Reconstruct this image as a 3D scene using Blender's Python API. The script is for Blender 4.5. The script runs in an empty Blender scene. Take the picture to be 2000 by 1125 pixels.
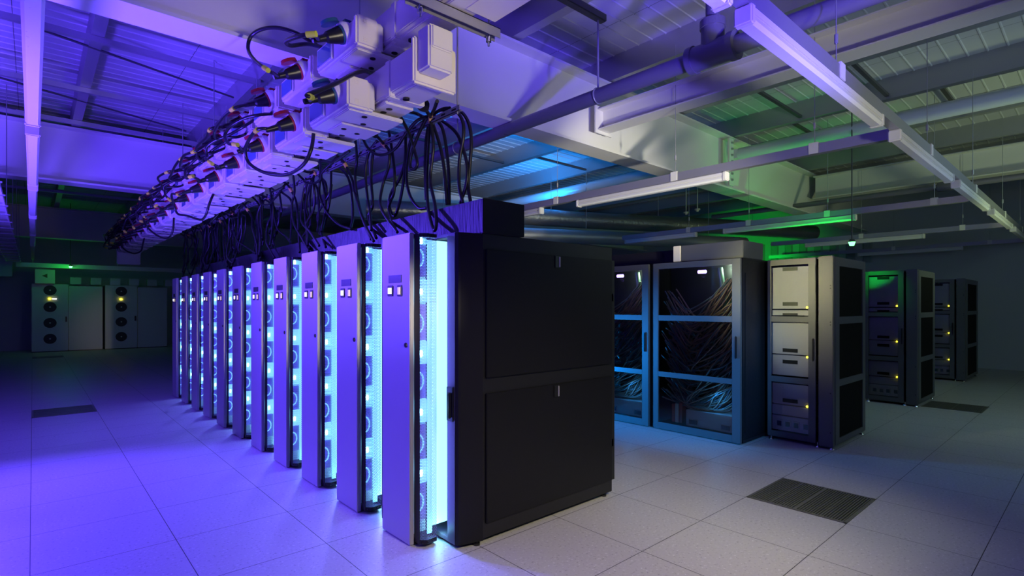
import bpy, bmesh, math, random
from mathutils import Vector, Matrix
random.seed(7)
S = bpy.context.scene
COL = S.collection
PI = math.pi

# ------------------------------------------------------------------ camera
FPX, CXP, HYP, EYE = 1045.6, 1000.0, 598.0, 1.53
ANG = math.atan2(936.0, FPX)
VIEW = Vector((math.sin(ANG), math.cos(ANG), 0)); RIGHT = Vector((math.cos(ANG), -math.sin(ANG), 0)); UP = Vector((0, 0, 1))
EYEP = Vector((0, 0, EYE))
cam_d = bpy.data.cameras.new('camera'); cam = bpy.data.objects.new('camera', cam_d); COL.objects.link(cam)
cam.location = EYEP; cam.rotation_euler = (PI / 2, 0, -ANG)
cam_d.sensor_width = 36; cam_d.lens = 36 * FPX / 2000; cam_d.shift_y = 35.5 / 2000; cam_d.clip_end = 200; cam_d.clip_start = .02
S.camera = cam
def ray(px, py): return VIEW + RIGHT * ((px - CXP) / FPX) + UP * ((HYP - py) / FPX)
def atX(px, py, X): d = ray(px, py); return EYEP + d * (X / d.x)
def atY(px, py, Y): d = ray(px, py); return EYEP + d * (Y / d.y)
def atZ(px, py, Z): d = ray(px, py); return EYEP + d * ((Z - EYE) / d.z)

# ------------------------------------------------------------------ world, light, exposure
S.view_settings.view_transform = 'Standard'; S.view_settings.look = 'None'
S.view_settings.exposure = 0.0; S.view_settings.gamma = 1.0
w = bpy.data.worlds.new('world'); S.world = w; w.use_nodes = True
w.node_tree.nodes['Background'].inputs[0].default_value = (.10, .16, .17, 1); w.node_tree.nodes['Background'].inputs[1].default_value = .02
VIOLET = (.10, .045, 1.0); BLUE = (.0, .22, .8); GREEN = (.0, 1.0, .05); WARM = (1.0, .88, .62); TEAL = (.5, .8, .75)
def lamp(kind, name, loc, aim, color, power, size=1.0, sy=None, spot=None, blend=.6):
    d = bpy.data.lights.new(name, kind); o = bpy.data.objects.new(name, d); COL.objects.link(o)
    o.location = loc; d.color = color; d.energy = power
    if kind == 'AREA':
        d.size = size
        if sy: d.shape = 'RECTANGLE'; d.size_y = sy
    else: d.shadow_soft_size = size
    if spot: d.spot_size = math.radians(spot); d.spot_blend = blend
    if aim is not None: o.rotation_euler = (Vector(aim) - Vector(loc)).to_track_quat('-Z', 'Y').to_euler()
    return o
lamp('SPOT', 'violet_aisle_light', (-1.2, 9.1, 3.0), (.9, 3.0, 0), VIOLET, 2500, .06, None, 66, .8)
lamp('AREA', 'violet_near_light', (-1.8, 2.4, 2.2), (1.0, 3.4, .6), VIOLET, 22, 1.0, 1.0)
lamp('SPOT', 'violet_row_light', (-2.2, 6.2, 2.3), (1.8, 9.0, 1.15), VIOLET, 420, .3, None, 58, .8)
lamp('SPOT', 'violet_up_light', (-1.2, 5.2, .3), (-.5, 6.5, 4.9), VIOLET, 2700, .4, None, 116, .5)
lamp('SPOT', 'violet_far_up_light', (-1.9, 8.2, .3), (-1.2, 9.0, 4.9), VIOLET, 900, .4, None, 112, .5)
lamp('SPOT', 'violet_beam_light', (-1.0, .2, .5), (2.0, 4.6, 3.5), VIOLET, 190, .1, None, 60, .8)
lamp('SPOT', 'violet_roof_light', (1.2, -2.0, 1.0), (3.8, 2.7, 4.9), VIOLET, 2600, .1, None, 38, .8)
lamp('SPOT', 'blue_cabinet_light', (3.75, 6.6, .7), (5.8, 3.6, .7), BLUE, 1000, .05, None, 46, .8)
lamp('SPOT', 'pale_cabinet_fill', (1.9, -1.2, 2.8), (5.9, 3.4, .75), (.08, .40, 1), 1300, .1, None, 23, .7)  # added spot from the camera side to brighten the cabinet interior
lamp('SPOT', 'blue_roof_light', (6.7, 7.2, 3.62), (6.9, 7.5, 4.9), BLUE, 170, .1, None, 160, .5)
lamp('SPOT', 'blue_far_roof_light', (9.0, 9.0, 3.92), (9.2, 9.2, 4.9), BLUE, 150, .1, None, 160, .5)
lamp('SPOT', 'warm_near_light', (1.95, -.6, 3.0), (2.6, 2.1, 0), WARM, 400, .3, None, 60, .95)
lamp('SPOT', 'warm_floor_light', (3.6, -.4, 3.6), (4.2, 1.9, 0), (.95, 1, .8), 150, .3, None, 44, .9)
lamp('SPOT', 'warm_roof_light', (2.2, -2.0, 1.2), (6.0, 4.3, 3.7), (.95, .97, .75), 430, .2, None, 54, .9)
lamp('SPOT', 'warm_busbar_fill', (1.78, -1.6, 1.9), (1.80, 3.0, 3.3), WARM, 430, .2, None, 30, .9)  # added spot that warms the near faces of the busbars
lamp('SPOT', 'warm_blade_light', (3.72, 3.05, 1.93), (6.34, 2.2, 1.70), (1, .95, .42), 130, .02, None, 46, 1.0)
lamp('SPOT', 'warm_edge_fill', (1.5, -1.8, 1.7), (1.68, 3.0, 1.5), WARM, 900, .1, None, 8.5, .9)  # narrow spot added to brighten the steel panel edges
lamp('AREA', 'teal_room_light', (9.0, -2.0, 3.2), (11, 3, .5), TEAL, 34, 2.0, 2.0)
lamp('SPOT', 'olive_roof_light', (10.5, -1.5, 1.0), (11.5, 2.5, 4.8), (.78, 1, .5), 270, .3, None, 85, .9)
lamp('SPOT', 'teal_roof_fill', (6.5, -2.2, 1.0), (7.8, 2.4, 4.8), (.62, .78, 1), 220, .3, None, 60, .9)  # added up-light to lift the right-hand roof
lamp('SPOT', 'green_beacon_light', (9.46, 2.66, 2.36), (10.0, 2.42, 1.93), GREEN, 24, .03, None, 50, .9)
lamp('SPOT', 'green_alcove_light', (14.4, 7.8, 2.6), (17.4, 7.6, 3.1), GREEN, 150, .1, None, 80, .9)
lamp('SPOT', 'green_batten_fill', (9.45, 2.9, 2.2), (9.72, 3.3, 2.95), GREEN, 60, .03, None, 95, .9)  # added green spot aimed up at a batten that is itself off
lamp('SPOT', 'warm_batten_fill', (3.2, -1.2, 1.2), (5.62, 3.8, 2.95), (1, .97, .8), 1500, .1, None, 22, .8)  # added spot to whiten the nearest cross-rail batten, itself off
lamp('POINT', 'green_far_light', (.80, 22.6, 2.72), None, GREEN, 4.0, .05)
lamp('SPOT', 'pale_far_fill', (1.2, 17.0, 3.3), (1.6, 23.6, 1.2), (.55, .68, 1), 24, .2, None, 50, 1.0)  # added dim spot so the cooling units show

# ------------------------------------------------------------------ materials
def mat(name, col, rough=.5, metal=0.0, emit=None, es=1.0, bump=None, spec=.5):
    m = bpy.data.materials.new(name); m.use_nodes = True; nt = m.node_tree; b = nt.nodes['Principled BSDF']
    b.inputs['Base Color'].default_value = (*col, 1); b.inputs['Roughness'].default_value = rough; b.inputs['Metallic'].default_value = metal
    b.inputs['Specular IOR Level'].default_value = spec
    if emit: b.inputs['Emission Color'].default_value = (*emit, 1); b.inputs['Emission Strength'].default_value = es
    tc = nt.nodes.new('ShaderNodeTexCoord'); n = nt.nodes.new('ShaderNodeTexNoise')
    sc = bump or (30, 1, .04)
    mp = nt.nodes.new('ShaderNodeMapping'); nt.links.new(tc.outputs['Object'], mp.inputs[0]); nt.links.new(mp.outputs[0], n.inputs['Vector'])
    n.inputs['Scale'].default_value = sc[0]; mp.inputs['Scale'].default_value = (1, 1, sc[1]); n.inputs['Detail'].default_value = 3
    bp = nt.nodes.new('ShaderNodeBump'); bp.inputs['Strength'].default_value = sc[2]; bp.inputs['Distance'].default_value = .01
    nt.links.new(n.outputs['Fac'], bp.inputs['Height']); nt.links.new(bp.outputs[0], b.inputs['Normal'])
    mr = nt.nodes.new('ShaderNodeMapRange'); mr.inputs[3].default_value = max(rough - .06, .02); mr.inputs[4].default_value = min(rough + .06, 1)
    nt.links.new(n.outputs['Fac'], mr.inputs[0]); nt.links.new(mr.outputs[0], b.inputs['Roughness'])
    return m
M = {}
M['white'] = mat('white_paint', (.72, .70, .68), .45)
M['offwhite'] = mat('offwhite_plastic', (.74, .70, .64), .42)
M['cream'] = mat('cream_plastic', (.80, .74, .62), .5)
M['black'] = mat('black_powder_coat', (.014, .014, .016), .42, spec=.35)
M['blackm'] = mat('black_side_panel', (.010, .010, .012), .42, spec=.2)
M['rubber'] = mat('black_rubber', (.012, .012, .014), .35)
M['steel'] = mat('brushed_steel', (.52, .50, .51), .55, .55, bump=(260, .02, .05))
M['chrome'] = mat('chrome', (.8, .8, .8), .12, 1)
M['galv'] = mat('galvanised_steel', (.42, .42, .44), .42, .6, bump=(40, 1, .08))
M['dkgalv'] = mat('dark_channel', (.10, .10, .11), .5, .5)
M['pipe'] = mat('grey_pipe_paint', (.17, .16, .21), .3, .1, bump=(18, .3, .15))
M['tube'] = mat('pale_tube_paint', (.62, .66, .70), .3)
M['red'] = mat('red_plastic', (.32, .012, .02), .4)
M['blue'] = mat('blue_plastic', (.02, .09, .16), .45)
M['yellow'] = mat('yellow_tag', (.72, .78, .05), .6)
M['orange'] = mat('amber_tag', (.72, .45, .10), .6)
M['glassdark'] = mat('dark_window', (.03, .06, .12), .08)
M['rackgrey'] = mat('grey_rack_paint', (.11, .115, .12), .4, .2)
M['frontlit'] = mat('lit_front_frame', (.09, .08, .11), .55, spec=.3)  # black frame paint lightened to stand for light on the front edge
M['rackmid'] = mat('dark_grey_rack_paint', (.05, .052, .055), .4, .2)
M['meshblk'] = mat('black_mesh', (.005, .005, .005), .7, spec=.08)
M['led'] = mat('cyan_white_light', (.6, .95, 1), .5, 0, (.36, .88, 1), 1.5)
M['ledglow'] = mat('cyan_glow', (.5, .9, 1), .5, 0, (.22, .68, 1), 1.45)  # also puts a glow into fan rings and a merely lit surface
M['ledspot'] = mat('white_light', (.8, 1, 1), .5, 0, (.6, .95, 1), 8)
M['lampw'] = mat('white_lamp', (1, 1, 1), .4, 0, (1, .95, .86), 1.6)
M['lampy'] = mat('amber_lamp', (1, .8, .5), .4, 0, (1, .75, .4), .55)
M['ylamp'] = mat('yellow_lamp', (1, 1, .1), .4, 0, (1, .85, .03), 9)
M['violetlamp'] = mat('violet_lamp', (.6, .5, 1), .4, 0, (.35, .22, 1), 5)
M['glamp'] = mat('green_lamp', (.3, 1, .4), .4, 0, (.12, 1, .2), 5)
M['gdiff'] = mat('white_diffuser', (.80, .79, .78), .3)
M['innerw'] = mat('white_inner_wall', (.75, .8, .85), .5)
M['foil'] = mat('foil_wrap', (.34, .34, .35), .36, .8, bump=(14, 1, 1.0))
M['gpost'] = mat('green_grey_post', (.16, .27, .22), .4, .3)
M['copper'] = mat('brown_cable', (.36, .25, .21), .35)
M['bluecab'] = mat('blue_grey_cable', (.18, .24, .28), .35)
M['acwhite'] = mat('grey_cooler_paint', (.55, .56, .56), .45)
M['fanblk'] = mat('black_fan', (.01, .01, .01), .5)
M['ductfoam'] = mat('black_brushed_duct', (.06, .06, .066), .5, .2, bump=(55, .12, .9))
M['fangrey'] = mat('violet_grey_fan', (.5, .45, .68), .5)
M['grille'] = mat('dark_grille', (.20, .20, .16), .45, .4)
M['tri'] = mat('brown_arrow', (.16, .08, .04), .5)
M['redgrey'] = mat('red_connector', (.5, .10, .06), .5)
M['winlit'] = mat('meter_window', (.10, .20, .30), .12)

def node_mat(name):
    m = bpy.data.materials.new(name); m.use_nodes = True; nt = m.node_tree
    return m, nt, nt.nodes['Principled BSDF']
def mth(nt, op, a, b=None):
    n = nt.nodes.new('ShaderNodeMath'); n.operation = op
    for i, v in enumerate((a, b)):
        if v is None: continue
        if isinstance(v, (int, float)): n.inputs[i].default_value = v
        else: nt.links.new(v, n.inputs[i])
    return n.outputs[0]
TILE, TX0, TY0 = .712, -.012, 1.236
def floor_mat():
    m, nt, b = node_mat('speckled_floor_tiles')
    tc = nt.nodes.new('ShaderNodeTexCoord'); sp = nt.nodes.new('ShaderNodeSeparateXYZ'); nt.links.new(tc.outputs['Object'], sp.inputs[0])
    def edge(c, off):
        f = mth(nt, 'FRACT', mth(nt, 'DIVIDE', mth(nt, 'SUBTRACT', c, off - 100 * TILE), TILE))
        return mth(nt, 'MULTIPLY', mth(nt, 'MINIMUM', f, mth(nt, 'SUBTRACT', 1.0, f)), TILE)
    groove = mth(nt, 'MAXIMUM', mth(nt, 'LESS_THAN', edge(sp.outputs[0], TX0), .0022), mth(nt, 'LESS_THAN', edge(sp.outputs[1], TY0), .0022))
    no = nt.nodes.new('ShaderNodeTexNoise'); no.inputs['Scale'].default_value = 55; no.inputs['Detail'].default_value = 2; nt.links.new(tc.outputs['Object'], no.inputs['Vector'])
    cr = nt.nodes.new('ShaderNodeValToRGB'); e = cr.color_ramp.elements
    e[0].position = .31; e[0].color = (.36, .35, .34, 1); e[1].position = .38; e[1].color = (.52, .505, .49, 1)
    x = cr.color_ramp.elements.new(.63); x.color = (.53, .515, .50, 1); x = cr.color_ramp.elements.new(.70); x.color = (.68, .67, .66, 1)
    nt.links.new(no.outputs['Fac'], cr.inputs[0])
    mx = nt.nodes.new('ShaderNodeMixRGB'); nt.links.new(groove, mx.inputs[0]); nt.links.new(cr.outputs[0], mx.inputs[1]); mx.inputs[2].default_value = (.03, .03, .035, 1)
    nt.links.new(mx.outputs[0], b.inputs['Base Color'])
    n2 = nt.nodes.new('ShaderNodeTexNoise'); n2.inputs['Scale'].default_value = 1.6; n2.inputs['Detail'].default_value = 4; nt.links.new(tc.outputs['Object'], n2.inputs['Vector'])
    mr = nt.nodes.new('ShaderNodeMapRange'); mr.inputs[3].default_value = .34; mr.inputs[4].default_value = .5; nt.links.new(n2.outputs['Fac'], mr.inputs[0]); nt.links.new(mr.outputs[0], b.inputs['Roughness'])
    b.inputs['Specular IOR Level'].default_value = .45
    return m
def deck_mat():
    m, nt, b = node_mat('ribbed_roof_sheet')
    tc = nt.nodes.new('ShaderNodeTexCoord'); sp = nt.nodes.new('ShaderNodeSeparateXYZ'); nt.links.new(tc.outputs['Object'], sp.inputs[0])
    fr = mth(nt, 'FRACT', mth(nt, 'DIVIDE', mth(nt, 'ADD', sp.outputs[1], 50), .16))
    rib = mth(nt, 'LESS_THAN', mth(nt, 'ABSOLUTE', mth(nt, 'SUBTRACT', fr, .5)), .07)
    sm = mth(nt, 'LESS_THAN', mth(nt, 'FRACT', mth(nt, 'DIVIDE', mth(nt, 'ADD', sp.outputs[0], 50.3), 1.79)), .004)
    no = nt.nodes.new('ShaderNodeTexNoise'); no.inputs['Scale'].default_value = 3; nt.links.new(tc.outputs['Object'], no.inputs['Vector'])
    bp = nt.nodes.new('ShaderNodeBump'); bp.inputs['Strength'].default_value = .5; bp.inputs['Distance'].default_value = .02
    nt.links.new(mth(nt, 'MULTIPLY', no.outputs['Fac'], .4), bp.inputs['Height']); nt.links.new(bp.outputs[0], b.inputs['Normal'])
    mx = nt.nodes.new('ShaderNodeMixRGB'); nt.links.new(sm, mx.inputs[0]); mx.inputs[1].default_value = (.56, .56, .58, 1); mx.inputs[2].default_value = (.1, .1, .1, 1)
    nt.links.new(mx.outputs[0], b.inputs['Base Color']); b.inputs['Metallic'].default_value = .15; b.inputs['Roughness'].default_value = .42
    return m
def perf_mat():
    m, nt, b = node_mat('perforated_sheet')
    b.inputs['Base Color'].default_value = (.28, .25, .42, 1); b.inputs['Metallic'].default_value = .7; b.inputs['Roughness'].default_value = .4
    tc = nt.nodes.new('ShaderNodeTexCoord'); sp = nt.nodes.new('ShaderNodeSeparateXYZ'); nt.links.new(tc.outputs['Object'], sp.inputs[0])
    p = .0112
    u = mth(nt, 'ADD', mth(nt, 'DIVIDE', mth(nt, 'SUBTRACT', sp.outputs[0], mth(nt, 'MULTIPLY', sp.outputs[1], .8)), p), 100)
    v = mth(nt, 'ADD', mth(nt, 'DIVIDE', sp.outputs[2], p * .866), 100)
    u2 = mth(nt, 'ADD', u, mth(nt, 'MULTIPLY', mth(nt, 'MODULO', mth(nt, 'FLOOR', v), 2.0), .5))
    fx = mth(nt, 'SUBTRACT', mth(nt, 'FRACT', u2), .5); fy = mth(nt, 'MULTIPLY', mth(nt, 'SUBTRACT', mth(nt, 'FRACT', v), .5), .866)
    d = mth(nt, 'SQRT', mth(nt, 'ADD', mth(nt, 'MULTIPLY', fx, fx), mth(nt, 'MULTIPLY', fy, fy)))
    hole = mth(nt, 'LESS_THAN', d, .37)
    tr = nt.nodes.new('ShaderNodeBsdfTransparent'); mix = nt.nodes.new('ShaderNodeMixShader'); out = nt.nodes['Material Output']
    nt.links.new(hole, mix.inputs[0]); nt.links.new(b.outputs[0], mix.inputs[1]); nt.links.new(tr.outputs[0], mix.inputs[2]); nt.links.new(mix.outputs[0], out.inputs[0])
    return m
def glass_mat():
    m, nt, b = node_mat('tinted_glass')
    tr = nt.nodes.new('ShaderNodeBsdfTransparent'); tr.inputs[0].default_value = (.93, .95, .96, 1)
    gl = nt.nodes.new('ShaderNodeBsdfGlossy'); gl.inputs['Roughness'].default_value = .03
    fr = nt.nodes.new('ShaderNodeFresnel'); fr.inputs[0].default_value = 1.45
    mix = nt.nodes.new('ShaderNodeMixShader'); nt.links.new(fr.outputs[0], mix.inputs[0]); nt.links.new(tr.outputs[0], mix.inputs[1]); nt.links.new(gl.outputs[0], mix.inputs[2])
    nt.links.new(mix.outputs[0], nt.nodes['Material Output'].inputs[0]); return m
M['floor'] = floor_mat(); M['deck'] = deck_mat(); M['perf'] = perf_mat(); M['glass'] = glass_mat()
M['wall'] = mat('painted_wall', (.50, .52, .52), .7, bump=(4, 1, .1))
M['wallcorr'] = mat('ribbed_wall_sheet', (.32, .34, .34), .6)

# ------------------------------------------------------------------ builders
def setp(o, label=None, cat=None, group=None, kind=None):
    if label: o['label'] = label
    if cat: o['category'] = cat
    if group: o['group'] = group
    if kind: o['kind'] = kind
    return o
def empty(name, loc, label=None, cat=None, group=None):
    o = bpy.data.objects.new(name, None); COL.objects.link(o); o.location = loc; o.empty_display_size = .1
    return setp(o, label, cat, group)
def world_loc(o):
    v = Vector((0, 0, 0))
    while o is not None: v += o.location; o = o.parent
    return v
class MB:
    def __init__(s): s.v = []; s.f = []; s.sm = []
    def add(s, vs, fs, smooth=False):
        n = len(s.v); s.v += [Vector(v) for v in vs]; s.f += [tuple(i + n for i in f) for f in fs]; s.sm += [smooth] * len(fs); return s
    def box(s, x0, x1, y0, y1, z0, z1):
        x0, x1 = sorted((x0, x1)); y0, y1 = sorted((y0, y1)); z0, z1 = sorted((z0, z1))
        return s.add([(x0, y0, z0), (x1, y0, z0), (x1, y1, z0), (x0, y1, z0), (x0, y0, z1), (x1, y0, z1), (x1, y1, z1), (x0, y1, z1)],
                     [(0, 3, 2, 1), (4, 5, 6, 7), (0, 1, 5, 4), (1, 2, 6, 5), (2, 3, 7, 6), (3, 0, 4, 7)])
    def bbox(s, x0, x1, y0, y1, z0, z1, r=.006):
        bm = bmesh.new(); x0, x1 = sorted((x0, x1)); y0, y1 = sorted((y0, y1)); z0, z1 = sorted((z0, z1))
        bmesh.ops.create_cube(bm, size=1)
        for v in bm.verts: v.co = Vector((x0 + (v.co.x + .5) * (x1 - x0), y0 + (v.co.y + .5) * (y1 - y0), z0 + (v.co.z + .5) * (z1 - z0)))
        bmesh.ops.bevel(bm, geom=list(bm.edges), offset=min(r, .45 * min(x1 - x0, y1 - y0, z1 - z0)), segments=2, affect='EDGES')
        bm.verts.index_update(); s.add([v.co.copy() for v in bm.verts], [[v.index for v in f.verts] for f in bm.faces]); bm.free(); return s
    def cone(s, p0, p1, r0, r1, n=16, cap=True):
        p0 = Vector(p0); p1 = Vector(p1); d = (p1 - p0).normalized(); a = d.orthogonal().normalized(); b = d.cross(a)
        vs = [p + (a * math.cos(2 * PI * i / n) + b * math.sin(2 * PI * i / n)) * r for p, r in ((p0, r0), (p1, r1)) for i in range(n)]
        s.add(vs, [(i, (i + 1) % n, n + (i + 1) % n, n + i) for i in range(n)], True)
        if cap: s.add(vs, [tuple(range(n - 1, -1, -1)), tuple(range(n, 2 * n))])
        return s
    def cyl(s, p0, p1, r, n=16): return s.cone(p0, p1, r, r, n)
    def prism(s, poly, z0, z1):
        n = len(poly); vs = [(x, y, z0) for x, y in poly] + [(x, y, z1) for x, y in poly]
        return s.add(vs, [tuple(range(n - 1, -1, -1)), tuple(range(n, 2 * n))] + [(i, (i + 1) % n, n + (i + 1) % n, n + i) for i in range(n)])
    def extr(s, poly, axis, a0, a1):   # poly in the two other axes, extruded along axis
        n = len(poly)
        def P(u, v, a): return (a, u, v) if axis == 'X' else (u, a, v)  
        vs = [P(u, v, a0) for u, v in poly] + [P(u, v, a1) for u, v in poly]
        return s.add(vs, [tuple(range(n - 1, -1, -1)), tuple(range(n, 2 * n))] + [(i, (i + 1) % n, n + (i + 1) % n, n + i) for i in range(n)])
    def torus(s, c, axis, R, r, n=20, m=6):
        c = Vector(c); d = Vector(axis).normalized(); a = d.orthogonal().normalized(); b = d.cross(a); vs = []
        for i in range(n):
            e = a * math.cos(2 * PI * i / n) + b * math.sin(2 * PI * i / n)
            for j in range(m): vs.append(c + e * (R + r * math.cos(2 * PI * j / m)) + d * r * math.sin(2 * PI * j / m))
        return s.add(vs, [(i * m + j, ((i + 1) % n) * m + j, ((i + 1) % n) * m + (j + 1) % m, i * m + (j + 1) % m) for i in range(n) for j in range(m)], True)
    def sweep(s, pts, r, n=8, sub=7):
        P = smooth(pts, sub); vs = []; d0 = (P[1] - P[0]).normalized(); a = d0.orthogonal().normalized()
        for i, p in enumerate(P):
            d = (P[min(i + 1, len(P) - 1)] - P[max(i - 1, 0)]).normalized(); a = (a - d * a.dot(d)).normalized(); b = d.cross(a)
            vs += [p + (a * math.cos(2 * PI * j / n) + b * math.sin(2 * PI * j / n)) * r for j in range(n)]
        L = len(P)
        s.add(vs, [(i * n + j, i * n + (j + 1) % n, (i + 1) * n + (j + 1) % n, (i + 1) * n + j) for i in range(L - 1) for j in range(n)], True)
        s.add(vs, [tuple(range(n - 1, -1, -1)), tuple((L - 1) * n + j for j in range(n))]); return s
    def build(s, name, m, parent=None, **kw):
        off = world_loc(parent) if parent is not None else Vector((0, 0, 0))
        me = bpy.data.meshes.new(name); me.from_pydata([v - off for v in s.v], [], s.f)
        me.polygons.foreach_set('use_smooth', s.sm)
        bm = bmesh.new(); bm.from_mesh(me); bmesh.ops.recalc_face_normals(bm, faces=bm.faces); bm.to_mesh(me); bm.free()
        me.materials.append(M[m]); o = bpy.data.objects.new(name, me); COL.objects.link(o); o.parent = parent
        return setp(o, **kw)
def smooth(pts, sub):
    p = [Vector(x) for x in pts]; out = []
    if len(p) < 3: return p
    q = [p[0] * 2 - p[1]] + p + [p[-1] * 2 - p[-2]]
    for i in range(1, len(q) - 2):
        for k in range(sub):
            t = k / sub; a, b, c, d = q[i - 1:i + 3]
            out.append(.5 * ((2 * b) + (c - a) * t + (2 * a - 5 * b + 4 * c - d) * t * t + (3 * b - a - 3 * c + d) * t ** 3))
    return out + [p[-1]]
def kids(o): return [c for c in COL.objects if c.parent == o]
KID = {}
def copy_tree(o, parent=None, skip=()):
    c = o.copy(); COL.objects.link(c); c.parent = parent
    if o.name not in KID: KID[o.name] = kids(o)
    for k in KID[o.name]:
        if k.name.split('.')[0] not in skip: copy_tree(k, c, skip)
    return c
ORD = ['first', 'second', 'third', 'fourth', 'fifth', 'sixth', 'seventh', 'eighth', 'ninth', 'tenth', 'eleventh', 'twelfth', 'thirteenth', 'fourteenth', 'fifteenth', 'sixteenth', 'seventeenth']

# ------------------------------------------------------------------ setting
XR, XL, YB, YF, ZD = 17.45, -6.0, 25.2, -4.5, 4.92
MB().box(XL, XR, YF, YB, -.1, 0).build('floor', 'floor', kind='structure')
dk = MB(); pf = [(YF, ZD + .12)]; y = YF
while y < YB - .3:
    pf += [(y, ZD), (y + .165, ZD), (y + .175, ZD - .010), (y + .187, ZD - .010), (y + .197, ZD)]; y += .2
pf += [(YB, ZD), (YB, ZD + .12)]
dk.extr(pf, 'X', XL, XR); dk.build('ceiling', 'deck', kind='structure')
MB().box(XR, XR + .15, YF, YB, 0, ZD).build('wall_right', 'wall', kind='structure')
MB().box(XL - .15, XL, YF, YB, 0, ZD).build('wall_left', 'wall', kind='structure')
MB().box(XL, XR, YB, YB + .15, 0, ZD).build('wall_back', 'wall', kind='structure')
MB().box(XL, XR, YF - .15, YF, 0, ZD).build('wall_front', 'wall', kind='structure')
MB().box(XR - .02, XR, YF, YB, 0, .14).build('baseboard_right', 'wall', kind='structure')
rb = MB()
for i in range(70):
    y = YF + .1 + .42 * i
    if 4.4 < y < YB - .3: rb.extr([(XR - .002, 0), (XR - .05, .05), (XR - .05, .2), (XR - .002, .25)], 'Y', y, y + .01) if False else rb.prism([(XR, y), (XR, y + .24), (XR - .03, y + .20), (XR - .03, y + .04)], 2.75, 3.5)
rb.build('wall_right_sheeting', 'wallcorr', kind='structure')
def ibeam_poly(c, w, z0, z1, tf=.03, tw=.02):
    return [(c - w / 2, z0), (c + w / 2, z0), (c + w / 2, z0 + tf), (c + tw / 2, z0 + tf), (c + tw / 2, z1 - tf), (c + w / 2, z1 - tf), (c + w / 2, z1), (c - w / 2, z1), (c - w / 2, z1 - tf), (c - tw / 2, z1 - tf), (c - tw / 2, z0 + tf), (c - w / 2, z0 + tf)]
for Y in (4.70, 11.94, 21.9):
    MB().extr(ibeam_poly(Y, .33, 3.63, 4.58), 'X', XL, XR).build('roof_rafter', 'white', kind='structure')
for k in range(-3, 10):
    X = .55 + 1.79 * k
    MB().extr([(X - .06, 4.60), (X + .06, 4.60), (X + .06, 4.615), (X - .045, 4.615), (X - .045, ZD), (X - .06, ZD)], 'Y', YF, YB).build('roof_purlin', 'galv', kind='structure')
# I-beams running away from the camera, tied to the rafters
MB().extr(ibeam_poly(5.68, .24, 3.86, 4.14, .014, .014), 'Y', YF, 4.53).build('tie_beam', 'white', kind='structure')
MB().extr(ibeam_poly(13.45, .3, 3.98, 4.5, .02, .02), 'Y', YF, 4.53).build('tie_beam', 'white', kind='structure')
pl = MB().box(9.2, 9.36, 4.5, 4.53, 3.68, 4.52); 
pl.build('splice_plate', 'white', kind='structure')
bolts = MB()
for i in range(7):
    bolts.cyl((9.28, 4.5, 3.78 + .11 * i), (9.28, 4.47, 3.78 + .11 * i), .02, 8)
bolts.build('splice_bolt', 'galv', kind='structure')
MB().box(5.52, 5.86, 4.515, 4.535, 3.82, 4.18).build('end_plate', 'white', kind='structure')
for y0, y1, nm in ((YF, 4.50, 'near'), (4.90, 11.7, 'far')):
    t = MB().cyl((9.6, y0, 4.30), (9.6, y1, 4.30), .11, 20); t.box(9.5, 9.7, y1 if nm == 'near' else y0 - .1, (y1 + .1) if nm == 'near' else y0, 4.22, 4.38)
    t.build('bracing_tube', 'tube', kind='structure')
# cross channels under the purlins
for i, (Y, x0, x1) in enumerate([(7.7, XL, 2.3), (9.62, XL, 2.3), (11.4, XL, 2.3), (14.0, XL, 2.3), (16.4, XL, 2.3), (18.6, XL, 2.3)]):
    MB().box(x0, x1, Y - .03, Y + .03, 4.53, 4.597).build('cross_channel', 'galv', kind='structure')
for X, Y in [(7.71, 1.2), (9.5, 2.2), (9.5, 3.4), (11.29, 1.6), (11.29, 3.6), (13.08, 2.4), (7.71, 6.2), (5.92, 6.9), (5.92, 8.6), (7.71, 8.8), (9.5, 8)]:
    MB().box(X - 1.73, X - .08, Y - .025, Y + .025, 4.63, 4.67).build('sag_bar', 'dkgalv', kind='structure')
for a, b in [((-4, 6.6), (2.2, 8.6)), ((-4, 8.6), (2.0, 10.8)), ((-4, 10.2), (1.8, 12.0))]:
    MB().cyl((a[0], a[1], 4.6), (b[0], b[1], 4.6), .014, 6).build('bracing_rod', 'dkgalv', kind='structure')

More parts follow.
